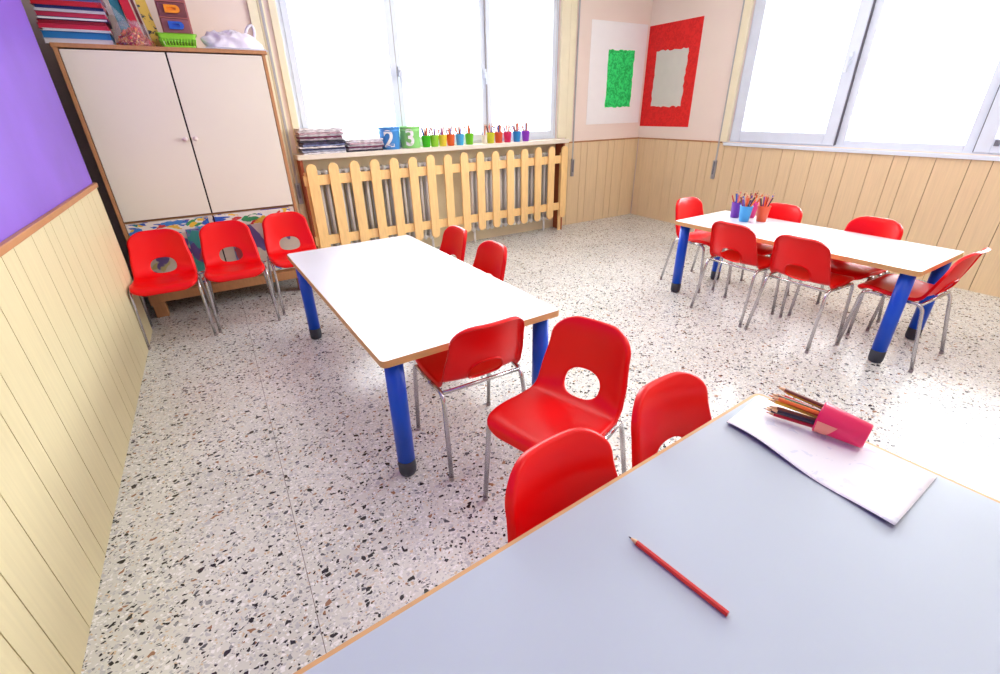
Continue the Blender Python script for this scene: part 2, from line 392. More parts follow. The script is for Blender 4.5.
# ------------------------------------------------------------------ window shelf, radiators, fence
t = thing('window_shelf', 'cream shelf board running under the back window above the fence', 'shelf', B(2.78, 0, 0), TH)
m = MB(); m.box(-1.485, -.205, 1.004, 1.50, .0, 1.045); m.build('shelf_board', M_SILL, t, bevel=.004)
for x in (-1.455, 1.462):
    m = MB(); m.box(x-.011, -.165, 0, x+.011, -.013, 1.003); m.build('side_panel', M_SIDE, t)
for x0, n, lab in ((1.43, 19, 'white column radiator behind the left half of the wooden fence'), (2.99, 18, 'white column radiator behind the right half of the wooden fence')):
    t = thing('radiator', lab, 'radiator', B(x0, .085, 0), TH)
    for k in range(n):
        m = MB(); x = .03+k*.061
        for y in (-.034, .034):
            m.tube(fillet([(x, y, .135), (x, y, .90)], .01), .0135, 8)
        m.tube([(x, -.042, .16), (x, .042, .16)], .021, 8); m.tube([(x, -.042, .885), (x, .042, .885)], .021, 8)
        m.box(x-.005, -.034, .16, x+.005, .034, .88)
        m.build('column', M_RAD, t)
    for z in (.16, .885):
        m = MB(); m.tube([(0, 0, z), (n*.061, 0, z)], .016); m.build('pipe', M_RAD, t)
    for x in (.06, n*.061-.06):
        m = MB(); m.tube([(x, 0, 0), (x, 0, .145)], .013); m.build('foot', M_RAD, t)
t = thing('wooden_fence', 'low pine picket fence screening the radiators below the window', 'fence', B(2.80, .2, 0), TH)
def picket(x, z0, z1):
    m = MB(); w = .045; poly = []
    for k in range(11): a = PI*k/10; poly.append((x+w*math.cos(a), z1-w+w*math.sin(a)))
    for k in range(11): a = PI+PI*k/10; poly.append((x+w*math.cos(a), z0+w+w*math.sin(a)))
    T = Matrix(((1, 0, 0, 0), (0, 0, 1, 0), (0, 1, 0, 0), (0, 0, 0, 1)))
    m.prism(poly, -.012, .010, T=T); return m
for k in range(16):
    x = 1.388+k*.1887-2.80
    picket(x, .158+R.uniform(-.004, .004), .975+R.uniform(-.006, .006)).build('picket', M_PINE, t, bevel=.003)
for z in (.83, .295):
    m = MB(); m.box(1.312-2.80, .0105, z-.043, 4.165-2.80+.09, .030, z+.043); m.build('rail', M_PINE, t, bevel=.003)
for x in (1.345-2.8, 4.205-2.8):
    m = MB(); m.box(x-.02, .0305, 0, x+.02, .045, .9); m.build('post', M_PINE, t)

# ------------------------------------------------------------------ posters
m = MB(); m.box(4.70, -.003, 1.18, 5.60, -.0005, 2.25, 0, T=MBK)
wp = tag(m.build('poster', M_PAPER), 'white paper sheet with green painted rectangle beside the corner', 'poster')
m = MB(); rr = random.Random(3); poly = []
def ragged(x0, z0, x1, z1, n=14, a=.008):
    P = []
    for k in range(n): P.append((x0+(x1-x0)*k/n, z0+rr.uniform(-a, a)))
    for k in range(n): P.append((x1+rr.uniform(-a, a), z0+(z1-z0)*k/n))
    for k in range(n): P.append((x1-(x1-x0)*k/n, z1+rr.uniform(-a, a)))
    for k in range(n): P.append((x0+rr.uniform(-a, a), z1-(z1-z0)*k/n))
    return P
TX = Matrix(((1, 0, 0, 0), (0, 0, 1, 0), (0, 1, 0, 0), (0, 0, 0, 1)))
m.prism(ragged(4.985, 1.366, 5.413, 1.972), -.0052, -.0031, T=MBK @ TX)
m.build('painted_rectangle', brushed('green_paint', (50, 236, 124), (0, 190, 84), 26), wp)
# red poster
TR = Matrix(((0, 0, -1, W), (-1, 0, 0, 0), (0, 1, 0, 0), (0, 0, 0, 1)))
m = MB(); m.box(W-.003, -.772, 1.137, W-.0005, -.004, 2.235)
rp = tag(m.build('poster', brushed('red_paint', (238, 24, 24), (222, 8, 12), 22)), 'red painted poster with a ragged pale rectangle in its middle', 'poster')
m = MB(); m.prism(ragged(.155, 1.36, .622, 1.96, a=.010), .0031, .005, T=TR)
m.build('paper_rectangle', mat('grey_paper', (222, 218, 210), .8), rp)

# ------------------------------------------------------------------ cabinet
CX0, CX1, CF = 0.0, 1.150, .60       # outer left / right, front distance from the wall
t = thing('cabinet', 'tall wooden cupboard with two pale doors and painted paper below', 'cabinet', B(0, 0, 0), TH)
m = MB()
m.box(CX0, -CF, .10, CX0+.022, -.01, 1.765); m.box(CX1-.022, -CF, .10, CX1, -.01, 1.765)
m.box(CX0-.005, -CF-.008, 1.742, CX1+.012, -.01, 1.765); m.box(CX0+.022, -.02, .10, CX1-.022, -.01, 1.742)
m.box(CX0+.022, -CF+.03, .69, CX1-.022, -.02, .708); m.box(CX0+.022, -CF+.02, .185, CX1-.022, -.02, .2)
m.build('body', M_CABW, t, bevel=.002)
m = MB(); m.box(CX0+.022, -CF+.05, .2, CX1-.022, -CF+.055, 1.742); m.build('inner_shadow_board', M_SHADE, t)
mid = .557
for x0, x1, kx in ((CX0+.026, mid-.005, mid-.032), (mid+.005, CX1-.026, mid+.030)):
    m = MB(); m.box(x0, -CF-.002, .716, x1, -CF+.016, 1.734); dr = m.build('door', M_CABP, t, bevel=.002)
    m = MB(); m.tube([(kx, -CF-.002, 1.222), (kx, -CF-.012, 1.222), (kx, -CF-.022, 1.222), (kx, -CF-.030, 1.222)], [.007, .007, .015, .012], 14); m.build('knob', M_KNOB, dr)
PP = painted_paper('painted_strip', (232, 226, 212), [(60, 150, 90), (232, 190, 60), (40, 90, 180), (206, 60, 50), (60, 130, 200)], 8, .58)
PP2 = painted_paper('painted_panel', (214, 202, 184), [(196, 184, 120), (110, 92, 150)], 3.5, .64, (1, 1, 1))
PP3 = painted_paper('painted_blue_strip', (120, 124, 170), [(70, 110, 160), (96, 70, 130), (170, 60, 70), (60, 150, 140)], 9, .54, (1, 1, .8))
for x0, x1 in ((CX0+.026, mid-.005), (mid+.005, CX1-.026)):
    m = MB(); m.box(x0, -CF+.004, .206, x1, -CF+.018, .700); dr = m.build('lower_door', PP2, t)
    m = MB(); m.box(x0+.002, -CF+.001, .600, x1-.03, -CF+.0035, .695); m.build('painted_paper', PP, dr)
    m = MB(); m.box(x0+.002, -CF+.001, .21, x1-.03, -CF+.0035, .30); m.build('painted_paper', PP, dr)
    m = MB(); xm = (x0+x1)/2+(.12 if x0 < .3 else -.16); m.box(xm-.05, -CF-.0005, .30, xm+.05, -CF+.0035, .62); m.build('painted_paper', PP3, dr)
m = MB(); m.box(CX0, -CF-.004, .115, CX1, -CF+.018, .186); m.build('bottom_rail', M_CABW, t, bevel=.003)
for x, y in ((CX0+.01, -CF), (CX1-.115, -CF), (CX0+.01, -.10), (CX1-.115, -.10)):
    m = MB(); m.box(x, y, 0, x+.08, y+.08, .115); m.build('leg', M_CABW, t, bevel=.004)

# ------------------------------------------------------------------ chairs
def chair_meshes():
    ctrl = [(-.212, .366), (-.207, .385), (-.190, .398), (-.155, .403), (-.09, .399), (0, .391), (.065, .391), (.100, .400), (.130, .420), (.151, .452), (.173, .520), (.189, .588), (.199, .631), (.208, .658), (.217, .673)]
    pts = []
    for i in range(len(ctrl)-1):
        p0 = ctrl[max(i-1, 0)]; p1 = ctrl[i]; p2 = ctrl[i+1]; p3 = ctrl[min(i+2, len(ctrl)-1)]
        for k in range(12):
            t = k/12
            pts.append(tuple(.5*((2*b)+(c-a)*t+(2*a-5*b+4*c-d)*t*t+(-a+3*b-3*c+d)*t**3) for a, b, c, d in zip(p0, p1, p2, p3)))
    pts.append(ctrl[-1])
    S = [0]
    for i in range(1, len(pts)): S.append(S[-1]+math.dist(pts[i], pts[i-1]))
    Lt = S[-1]
    def prof(s):
        s = max(0, min(Lt, s))
        for i in range(1, len(S)):
            if S[i] >= s:
                t = (s-S[i-1])/(S[i]-S[i-1]+1e-12); a, b = pts[i-1], pts[i]
                return (a[0]+(b[0]-a[0])*t, a[1]+(b[1]-a[1])*t)
        return pts[-1]
    sb = next(S[i] for i in range(len(pts)) if pts[i][0] > .118)      # the bend
    sh = next(S[i] for i in range(len(pts)) if pts[i][1] > .448 and pts[i][0] > .1)  # hole centre
    def lerp_table(tb, s):
        for (a, x), (b, y) in zip(tb, tb[1:]):
            if s <= b:
                t = (s-a)/(b-a); t = t*t*(3-2*t); return x+(y-x)*t
        return tb[-1][1]
    wt = [(0, .166), (sb*.45, .176), (sb*.85, .171), (sb+.03, .166), (sh+.02, .163), (Lt-.08, .148), (Lt, .136)]
    def halfw(s):
        w = lerp_table(wt, s)
        rf, rt = .070, .072
        if s < rf: w -= rf-math.sqrt(max(0, rf*rf-(rf-s)**2))
        if s > Lt-rt: q = s-(Lt-rt); w -= (rt-math.sqrt(max(0, rt*rt-q*q)))*1.0
        return w
    def P(x, s):
        y, z = prof(s)
        h = max(0, min(1, (s-sb+.09)/.16)); h = h*h*(3-2*h)
        u = x/.17
        y -= h*.036*u*u                    # back wraps round the sitter
        z += (1-h)*(.010*u*u)*min(1, s/.1)
        return Vector((x, y, z))
    N = 22
    hw, hh = .077, .058
    bs0, bs1 = sh-.068, sh+.072
    rows = []
    r0 = .070; 
    for k in range(7): rows.append(r0*(1-math.cos(PI/2*k/7)))
    nmid = 16
    for k in range(nmid+1): rows.append(r0+(bs0-r0)*k/nmid)
    i0 = len(rows)-1
    for k in range(1, 11): rows.append(bs0+(bs1-bs0)*k/10)
    i1 = len(rows)-1
    re = Lt-.072
    for k in range(1, 4): rows.append(bs1+(re-bs1)*k/3)
    for k in range(1, 9): rows.append(re+.072*math.sin(PI/2*k/8))
    j0, j1 = 4, N-4
    V = []; F = []
    idx = {}
    for i, s in enumerate(rows):
        w = halfw(s)
        for j in range(N+1):
            if i0 < i < i1 and j0 < j < j1: continue
            idx[i, j] = len(V); V.append((w*(2*j/N-1), s))
    for i in range(len(rows)-1):
        for j in range(N):
            if i0 <= i < i1 and j0 <= j < j1: continue
            F.append([idx[i, j], idx[i, j+1], idx[i+1, j+1], idx[i+1, j]])
    loop = [(i0, j) for j in range(j0, j1)]+[(i, j1) for i in range(i0, i1)]+[(i1, j) for j in range(j1, j0, -1)]+[(i, j0) for i in range(i1, i0, -1)]
    prev = [idx[q] for q in loop]; n = len(loop); nr = 4
    outer = [V[q] for q in prev]
    def ell(a):
        e = 2/2.35; c, s = math.cos(a), math.sin(a)
        return (hw*math.copysign(abs(c)**e, c), sh+hh*math.copysign(abs(s)**e, s))
    inner = []
    for x, s in outer:
        inner.append(ell(math.atan2((s-sh)/hh*.98, x/hw)))
    for r in range(1, nr+1):
        t = r/nr; cur = []
        for (a, b) in zip(outer, inner):
            cur.append(len(V)); V.append((a[0]*(1-t)+b[0]*t, a[1]*(1-t)+b[1]*t))
        for k in range(n):
            k2 = (k+1) % n; F.append([prev[k], prev[k2], cur[k2], cur[k]])
        prev = cur
    hole = prev
    P3 = [P(x, s) for x, s in V]; SV = [s for x, s in V]
    # normals (towards the sitter)
    def normals(P3, F):
        Nn = [Vector((0, 0, 0)) for _ in P3]
        for f in F:
            a, b, c = P3[f[0]], P3[f[1]], P3[f[2]]; d = P3[f[3]] if len(f) > 3 else a
            nn = (c-a).cross(d-b)
            for q in f: Nn[q] += nn
        return [q.normalized() if q.length > 0 else Vector((0, 0, 1)) for q in Nn]
    NN = normals(P3, F)
    if NN[idx[10, N//2]].z < 0:
        F = [f[::-1] for f in F]; NN = [-q for q in NN]
    # rolled rim
    M_ = len(rows)-1
    bl = [(0, j) for j in range(N)]+[(i, N) for i in range(M_)]+[(M_, j) for j in range(N, 0, -1)]+[(i, 0) for i in range(M_, 0, -1)]
    bl = [idx[q] for q in bl]
    def rim(loop_, steps, sign):
        nonlocal F
        n = len(loop_); prev = loop_
        base = [P3[q].copy() for q in loop_]; nb = [NN[q] for q in loop_]; out = []
        for k in range(n):
            tn = (base[(k+1) % n]-base[k-1]).normalized(); o = tn.cross(nb[k]).normalized()
            cen = sum(base, Vector())/n
            out.append(o)
        # orient outwards (away from the sheet)
        c = Vector((0, 0, 0))
        for k in range(n):
            if sign > 0: ref = base[k]-P(0, SV[loop_[k]]*.9+.1*Lt*.5)
            else: ref = P(0, sh)-base[k]
            if out[k].dot(ref) < 0: out[k] = -out[k]
        for (o_, d_) in steps:
            cur = []
            for k in range(n):
                cur.append(len(P3)); P3.append(base[k]+out[k]*o_-nb[k]*d_); SV.append(SV[loop_[k]])
            for k in range(n):
                k2 = (k+1) % n; F.append([prev[k], prev[k2], cur[k2], cur[k]])
            prev = cur
        return prev
    rim(bl, [(.004, .001), (.008, .005), (.0095, .011), (.010, .020)], 1)
    rim(hole, [(.002, .0015), (.0035, .005), (.004, .010)], -1)
    # make the winding consistent and turn it into a closed shell of 4 mm
    bm = bmesh.new(); bv = [bm.verts.new(p) for p in P3]
    for f_ in F:
        try: bm.faces.new([bv[q] for q in f_])
        except ValueError: pass
    bm.verts.ensure_lookup_table()
    bmesh.ops.recalc_face_normals(bm, faces=bm.faces)
    bm.faces.ensure_lookup_table()
    bm.normal_update()
    if bv[idx[10, N//2]].normal.z < 0:
        for f_ in bm.faces: f_.normal_flip()
        bm.normal_update()
    nv = len(bv); norm = [v.normal.copy() for v in bv]
    FF = [[v.index for v in f_.verts] for f_ in bm.faces]
    bm.verts.index_update(); FF = [[v.index for v in f_.verts] for f_ in bm.faces]
    bedges = [(l.vert.index, l.link_loop_next.vert.index) for e in bm.edges if e.is_boundary for l in e.link_loops]
    bm.free()
    th = .0035
    PV = list(P3)+[p-n_*th for p, n_ in zip(P3, norm)]
    NV = norm+[-q for q in norm]
    AF = list(FF)+[[q+nv for q in f_[::-1]] for f_ in FF]+[[b, a, a+nv, b+nv] for a, b in bedges]
    SS = SV+SV
    out = []
    for name, cond in (('seat', lambda s: s <= sb), ('backrest', lambda s: s > sb)):
        fs = [f_ for f_ in AF if cond(sum(SS[q] for q in f_)/len(f_))]
        used = sorted({q for f_ in fs for q in f_}); mp = {q: i for i, q in enumerate(used)}
        me = bpy.data.meshes.new(name); me.from_pydata([tuple(PV[q]) for q in used], [], [[mp[q] for q in f_] for f_ in fs])
        me.materials.append(M_RED)
        me.polygons.foreach_set('use_smooth', [True]*len(fs)); me.update()
        me.normals_split_custom_set_from_vertices([tuple(NV[q]) for q in used])
        out.append(me)
    return out
seat_me, back_me = chair_meshes()
def make_chair():
    t = thing('chair', '', 'chair')
    for nm, me in (('seat', seat_me), ('backrest', back_me)):
        o = bpy.data.objects.new(nm, me); C.objects.link(o); o.parent = t
    zt = .378
    for s in (-1, 1):
        pf = fillet([(s*.192, -.192, .012), (s*.186, -.160, zt), (s*.188, -.060, zt)], .045)
        pr = fillet([(s*.200, .196, .012), (s*.180, .128, zt), (s*.188, .03, zt)], .045)
        m = MB(); m.tube(pf, .0095, 10); lg = m.build('leg', M_CHROME, t)
        m = MB(); m.lathe([(.0095, 0), (.0106, .002), (.0106, .016), (.0098, .018)], 12, cx=s*.192, cy=-.192); m.build('foot_cap', M_FOOT, lg)
        m = MB(); m.tube(pr, .0095, 10); lg = m.build('leg', M_CHROME, t)
        m = MB(); m.lathe([(.0095, 0), (.0106, .002), (.0106, .016), (.0098, .018)], 12, cx=s*.200, cy=.196); m.build('foot_cap', M_FOOT, lg)
    m = MB()
    for s in (-1, 1): m.tube([(s*.188, -.061, zt), (s*.188, .031, zt)], .0095)
    m.tube([(-.176, .118, zt-.004), (.176, .118, zt-.004)], .0085); m.tube([(-.175, -.12, zt-.004), (.175, -.12, zt-.004)], .0085)
    m.build('seat_frame', M_CHROME, t)
    return t
proto = make_chair(); reg(proto)
D2 = math.radians
chairs = [
 ((.208, -1.135), 0, 'red plastic chair in front of the cabinet, nearest the cream left wall', 'row of chairs by the cabinet'),
 ((.622, -1.10), 0, 'red plastic chair in the middle of the row before the cabinet', 'row of chairs by the cabinet'),
 ((1.045, -1.01), 2, 'red plastic chair in front of the cabinet, nearest the radiator fence', 'row of chairs by the cabinet'),
 ((1.397, -3.25), 180, 'red chair seen from behind, pushed under the near end of the middle table', None),
 ((1.505, -3.735), -72, 'red chair turned sideways with its whole seat in view between two tables', None),
 ((1.198, -4.34), 5, 'red backrest partly hidden behind the grey foreground table, showing no hole', None),
 ((1.617, -4.29), 4, 'red chair at the grey foreground table with part of its back hole showing', None),
 ((1.74, -2.05), -90, 'red chair on the far side of the middle table, closer to the fence', None),
 ((1.745, -2.53), -90, 'red chair on the far side of the middle table, farther from the fence', None),
 ((4.01, -2.395), 0, 'red chair at the far narrow end of the right table, nearest the room corner', None),
 ((3.70, -2.965), 90, 'red chair with its back to us at the right table beside the pencil cups', None),
 ((3.70, -3.41), 90, 'red chair with its back to us at the right table, nearer its blue front leg', None),
 ((4.155, -2.80), -90, 'red chair facing us across the right table just behind the orange cup', None),
 ((4.165, -3.425), -90, 'red chair facing us across the right table, below the right window', None),
 ((3.96, -3.845), 180, 'red chair seen in profile at the near narrow end of the right table', None),
]
first = True
for (x, y), a, lab, g in chairs:
    o = proto if first else copy_tree(proto)
    first = False
    o.location = (x, y, 0); o.rotation_euler = (0, 0, D2(a)); o['label'] = lab
    o['group'] = g or 'chairs around the tables'

# ------------------------------------------------------------------ tables
def table(label, x0, y0, sx, sy, rz, top, zt, legs=True, anchor=(0, 0), lip=.002):
    """x0,y0 = world position of the local corner `anchor`"""
    t = thing('table', label, 'table', (x0, y0, 0), rz)
    ax, ay = anchor
    m = MB(); m.prism(rrect(-ax*sx+lip, -ay*sy+lip, (1-ax)*sx-lip, (1-ay)*sy-lip, .020), zt-.003, zt)
    m.build('tabletop', top, t)
    m = MB(); m.prism(rrect(-ax*sx, -ay*sy, (1-ax)*sx, (1-ay)*sy, .022), zt-.028, zt-.0032); eb = m; o_ = rrect(-ax*sx, -ay*sy, (1-ax)*sx, (1-ay)*sy, .022); i_ = rrect(-ax*sx+lip, -ay*sy+lip, (1-ax)*sx-lip, (1-ay)*sy-lip, .020); n_ = len(o_)
    m.add([(x, y, zt-.0032) for x, y in o_]+[(x, y, zt-.0004) for x, y in o_]+[(x, y, zt-.0004) for x, y in i_]+[(x, y, zt-.0032) for x, y in i_], [q for i in range(n_) for q in ((i, (i+1) % n_, n_+(i+1) % n_, n_+i), (n_+i, n_+(i+1) % n_, 2*n_+(i+1) % n_, 2*n_+i), (2*n_+i, 2*n_+(i+1) % n_, 3*n_+(i+1) % n_, 3*n_+i))], 0)
    m.build('edge_band', M_EDGE, t)
    for i in (0, 1):
        for j in (0, 1):
            lx = (-ax*sx+.062) if i == 0 else ((1-ax)*sx-.062); ly = (-ay*sy+.062) if j == 0 else ((1-ay)*sy-.062)
            m = MB(); m.lathe([(.036, .075), (.036, zt-.0285)], 28, cx=lx, cy=ly); lg = m.build('leg', M_BLUE, t)
            m = MB(); m.lathe([(.024, 0), (.033, .006), (.0368, .02), (.0368, .078)], 28, cx=lx, cy=ly); m.build('foot', M_DARK, lg)
    return t
TZ = .58
table('white table with blue legs standing alone in the middle of the room', 1.0, -3.372, .815, 1.68, .0455, M_TOP, TZ)
table('white table with blue legs and pencil cups by the right window wall', 3.672, -3.940, .647, 1.536, .036, M_TOP, .575)
tc_ = table('large grey-white tabletop in the foreground with a red pencil on it', 1.923, -4.1706, 1.72, .84, .0717, M_TOPC, TZ, anchor=(1, 1), lip=.009)

# ------------------------------------------------------------------ pencils and cups
PC = {'red': (200, 30, 34), 'orange': (232, 110, 40), 'yellow': (232, 184, 40), 'green': (40, 140, 70), 'blue': (40, 90, 190), 'brown': (128, 72, 48), 'pink': (226, 90, 150), 'black': (44, 40, 46), 'purple': (110, 60, 160), 'salmon': (230, 130, 110)}
PM = {k: mat('pencil_'+k, v, .35) for k, v in PC.items()}
def pencil_meshes(k, L, r):
    b = MB(); pts = [(r*math.cos(PI/3*i), r*math.sin(PI/3*i)) for i in range(6)]
    b.prism(pts, 0, L-.020)
    b2 = MB(); b2.lathe([(r*.97, L-.020), (r*.36, L-.006)], 10); 
    b3 = MB(); b3.lathe([(r*.36, L-.006), (.0004, L)], 8)
    return b, b2, b3
PMESH = {}
def small_pencil_mesh(k, L=.195, r=.0054):
    if k not in PMESH:
        m = MB(); pts = [(r*math.cos(PI/3*i), r*math.sin(PI/3*i)) for i in range(6)]
        m.prism(pts, 0, L-.018, 0); m.lathe([(r*.97, L-.018), (r*.4, L-.006)], 8, 1); m.lathe([(r*.4, L-.006), (.0004, L)], 8, 0)
        PMESH[k] = m.mesh('pencil', [PM[k], M_PWOOD])
    return PMESH[k]
cup_cols = {'purple': (112, 40, 170), 'blue': (60, 160, 226), 'pink': (226, 60, 150), 'orange': (224, 84, 40), 'green': (110, 200, 30), 'bright green': (60, 190, 20), 'yellow': (236, 214, 60), 'magenta': (216, 30, 96), 'clear': (236, 222, 206), 'lime': (150, 214, 50), 'tangerine': (234, 96, 30), 'violet': (150, 50, 200), 'lemon': (214, 220, 50), 'azure': (30, 140, 210), 'sky blue': (70, 180, 236)}
def cup_mesh(rt, rb, h, m):
    b = MB(); b.lathe([(rb*.9, .0), (rb, .003), (rt, h-.006), (rt+.002, h-.003), (rt+.001, h), (rt-.002, h-.003), (rb-.003, .006), (.001, .005)], 22, cap=(True, False))
    return b
def cup(col, loc, label, rt, rb, h, n, where, group, pl=.195, seed=0, palette=None):
    r_ = random.Random(seed)
    mm = mat('cup_'+col.replace(' ', '_'), cup_cols[col], .35)
    o = cup_mesh(rt, rb, h, mm).build('pencil_cup', mm, loc=loc); tag(o, label, 'cup', group)
    cols = palette or list(PC)
    sp = rt*.82
    for k in range(n):
        c = cols[(k*3+seed) % len(cols)] if not palette else palette[k % len(palette)]
        a = 2*PI*(k+.3*r_.random())/n; q = r_.uniform(.7, 1.0) if k % 3 else r_.uniform(.0, .4)
        bx, by = -rb*.5*q*math.cos(a+.5), -rb*.5*q*math.sin(a+.5); tx, ty = sp*q*math.cos(a), sp*q*math.sin(a)
        d = Vector((tx-bx, ty-by, h-.006)).normalized()
        p = bpy.data.objects.new('pencil', small_pencil_mesh(c)); C.objects.link(p)
        sc = pl/.195*r_.uniform(.9, 1.04)
        p.matrix_world = Matrix.Translation((loc[0]+bx, loc[1]+by, loc[2]+.008)) @ d.to_track_quat('Z', 'Y').to_matrix().to_4x4() @ Matrix.Scale(sc, 4)
        tag(p, f'{c} pencil standing in the {where}', 'pencil', f'pencils in the {where}')
# on the right table
ZB = .5752
warm = ['orange', 'salmon', 'black', 'red', 'blue', 'salmon', 'brown', 'purple', 'orange', 'black']
for col, x, y, n, w_, sd in (('purple', 4.087, -2.588, 7, 'purple cup on the right table', 1), ('blue', 4.016, -2.713, 11, 'blue cup on the right table', 2), ('pink', 4.178, -2.655, 8, 'pink cup on the right table', 3), ('orange', 4.119, -2.786, 11, 'orange cup on the right table', 4)):
    cup(col, (x, y, ZB), f'{col} plastic cup of pencils on the right table', .045 if col != 'purple' else .037, .034 if col != 'purple' else .033, .115, n, w_, 'cups on the right table', pl=.20, seed=sd, palette=warm[sd:]+warm[:sd])
# on the window shelf
SZ = 1.0452
cl = [('bright green', 2.522, 'bright green cup on the window shelf, first after the buckets'), ('lime', 2.612, 'lime green cup of pencils on the window shelf, second after the buckets'), ('yellow', 2.702, 'yellow cup on the window shelf between lime and orange cups'), ('tangerine', 2.79, 'orange cup of pencils on the window shelf left of the pale blue cup'), ('sky blue', 2.895, 'pale blue cup on the window shelf left of the window post'), ('green', 3.005, 'green cup on the window shelf just right of the pale blue cup'),
      ('clear', 3.185, 'small pale see-through cup on the window shelf at the window post'), ('lemon', 3.262, 'yellow-green cup of pencils on the window shelf right of the window post'), ('orange', 3.362, 'orange-red cup on the window shelf left of the magenta cup'), ('magenta', 3.474, 'magenta cup of pencils on the window shelf'), ('azure', 3.595, 'strong blue cup on the window shelf left of the violet cup'), ('violet', 3.712, 'violet cup of pencils at the right end of the window shelf row')]
for i, (c, x, lab) in enumerate(cl):
    p = B(x, .135, SZ); nm = {'bright green': 'bright green cup', 'lime': 'lime green cup', 'yellow': 'yellow cup', 'tangerine': 'orange cup', 'sky blue': 'pale blue cup', 'green': 'green cup by the window post', 'clear': 'see-through cup', 'lemon': 'yellow-green cup', 'orange': 'orange-red cup', 'magenta': 'magenta cup', 'azure': 'strong blue cup', 'violet': 'violet cup'}[c]
    r_ = .044 if c != 'clear' else .03
    cup(c, p, lab, r_, r_*.8, .105 if c != 'clear' else .085, (8 if i < 6 else 10) if c != 'clear' else 3, nm+' on the window shelf', 'cups on the window shelf', pl=.188, seed=i+10, palette=[warm[(i+k) % 10] for k in range(8)])

# lying cup on the foreground table
Zc = TZ
mouth = Vector((1.877, -4.362, .6255)); base = Vector((1.900, -4.468, .619))
ax = (mouth-base); Lc = ax.length; q = ax.to_track_quat('Z', 'Y').to_matrix().to_4x4()
Tc = Matrix.Translation(base) @ q
mpk = mat('cup_hot_pink', (226, 20, 92), .3)
o = cup_mesh(.041, .033, Lc, mpk).build('pencil_cup', mpk); o.matrix_world = Tc
tag(o, 'hot pink cup lying on its side on the paper, pencils spilling out', 'cup')
# peach patch on the cup's side
pm = MB(); a0 = 0
import mathutils
invq = Tc.to_3x3().inverted()
dcam = (invq @ (Vector(CAM)-base)).normalized(); ac = math.atan2(dcam.y, dcam.x)
vs = []; fs = []
NA, NZ = 8, 6
down = (invq @ Vector((-.8, -.3, -.5))).normalized(); ad = math.atan2(down.y, down.x)
for i in range(NA+1):
    for k in range(NZ+1):
        a = ad-.75+1.5*i/NA; z = Lc-.004-(.045*(.35+.65*i/NA))*k/NZ; rr_ = .033+(.008)*z/Lc+.0012
        vs.append((rr_*math.cos(a), rr_*math.sin(a), z))
for i in range(NA):
    for k in range(NZ):
        a = i*(NZ+1)+k; fs.append((a, a+1, a+NZ+2, a+NZ+1))
pm.add(vs, fs, 0, True); pm.build('label_patch', mat('peach_label', (238, 150, 130), .5), o)
r_ = random.Random(5)
cols = ['yellow', 'red', 'brown', 'red', 'salmon', 'yellow', 'black', 'brown', 'green', 'yellow', 'red', 'brown', 'yellow', 'red', 'black', 'orange', 'brown']
seen = {}
for k, c in enumerate(cols):
    a = 2*PI*k/len(cols)*2.4; q_ = (k+.5)/len(cols)
    rad = .027*math.sqrt(q_)
    bx, by = rad*.8*math.cos(a), rad*.8*math.sin(a); tx, ty = rad*1.25*math.cos(a), rad*1.25*math.sin(a)
    P0 = Tc @ Vector((bx, by, .010)); P1 = Tc @ Vector((tx, ty, Lc))
    d = (P1-P0).normalized()
    # tips fan to the left; each pencil leans on the mouth of the cup
    d = (d+Vector((-.09+r_.uniform(-.07, .06), 0, -.03))).normalized()
    P0 = P1-d*(Lc-r_.uniform(.008, .016))
    L_ = r_.uniform(.203, .222)
    tip = P0+d*L_
    if tip.z < TZ+.012: d = ((P0+d*L_+Vector((0, 0, TZ+.013-tip.z)))-P0).normalized()
    b1, b2, b3 = pencil_meshes(c, L_, .0050)
    p = b1.build('pencil', PM[c]); b2.build('sharpened_wood', M_PWOOD, p); b3.build('lead', PM[c], p)
    p.matrix_world = Matrix.Translation(P0) @ d.to_track_quat('Z', 'Y').to_matrix().to_4x4()
    tag(p, f'{c} pencil spilling out of the fallen pink cup', 'pencil', 'pencils in the fallen pink cup')
# the single red pencil
b1, b2, b3 = pencil_meshes('red', .207, .0056)
p = b1.build('pencil', PM['red']); b2.build('sharpened_wood', M_PWOOD, p); b3.build('lead', M_LEAD, p)
P1 = Vector((1.2025, -4.355, TZ+.0054)); P0 = Vector((1.2310, -4.561, TZ+.0054)); d = (P1-P0).normalized()
p.matrix_world = Matrix.Translation(P0) @ d.to_track_quat('Z', 'Y').to_matrix().to_4x4()
tag(p, 'single red pencil lying alone on the grey foreground table', 'pencil')

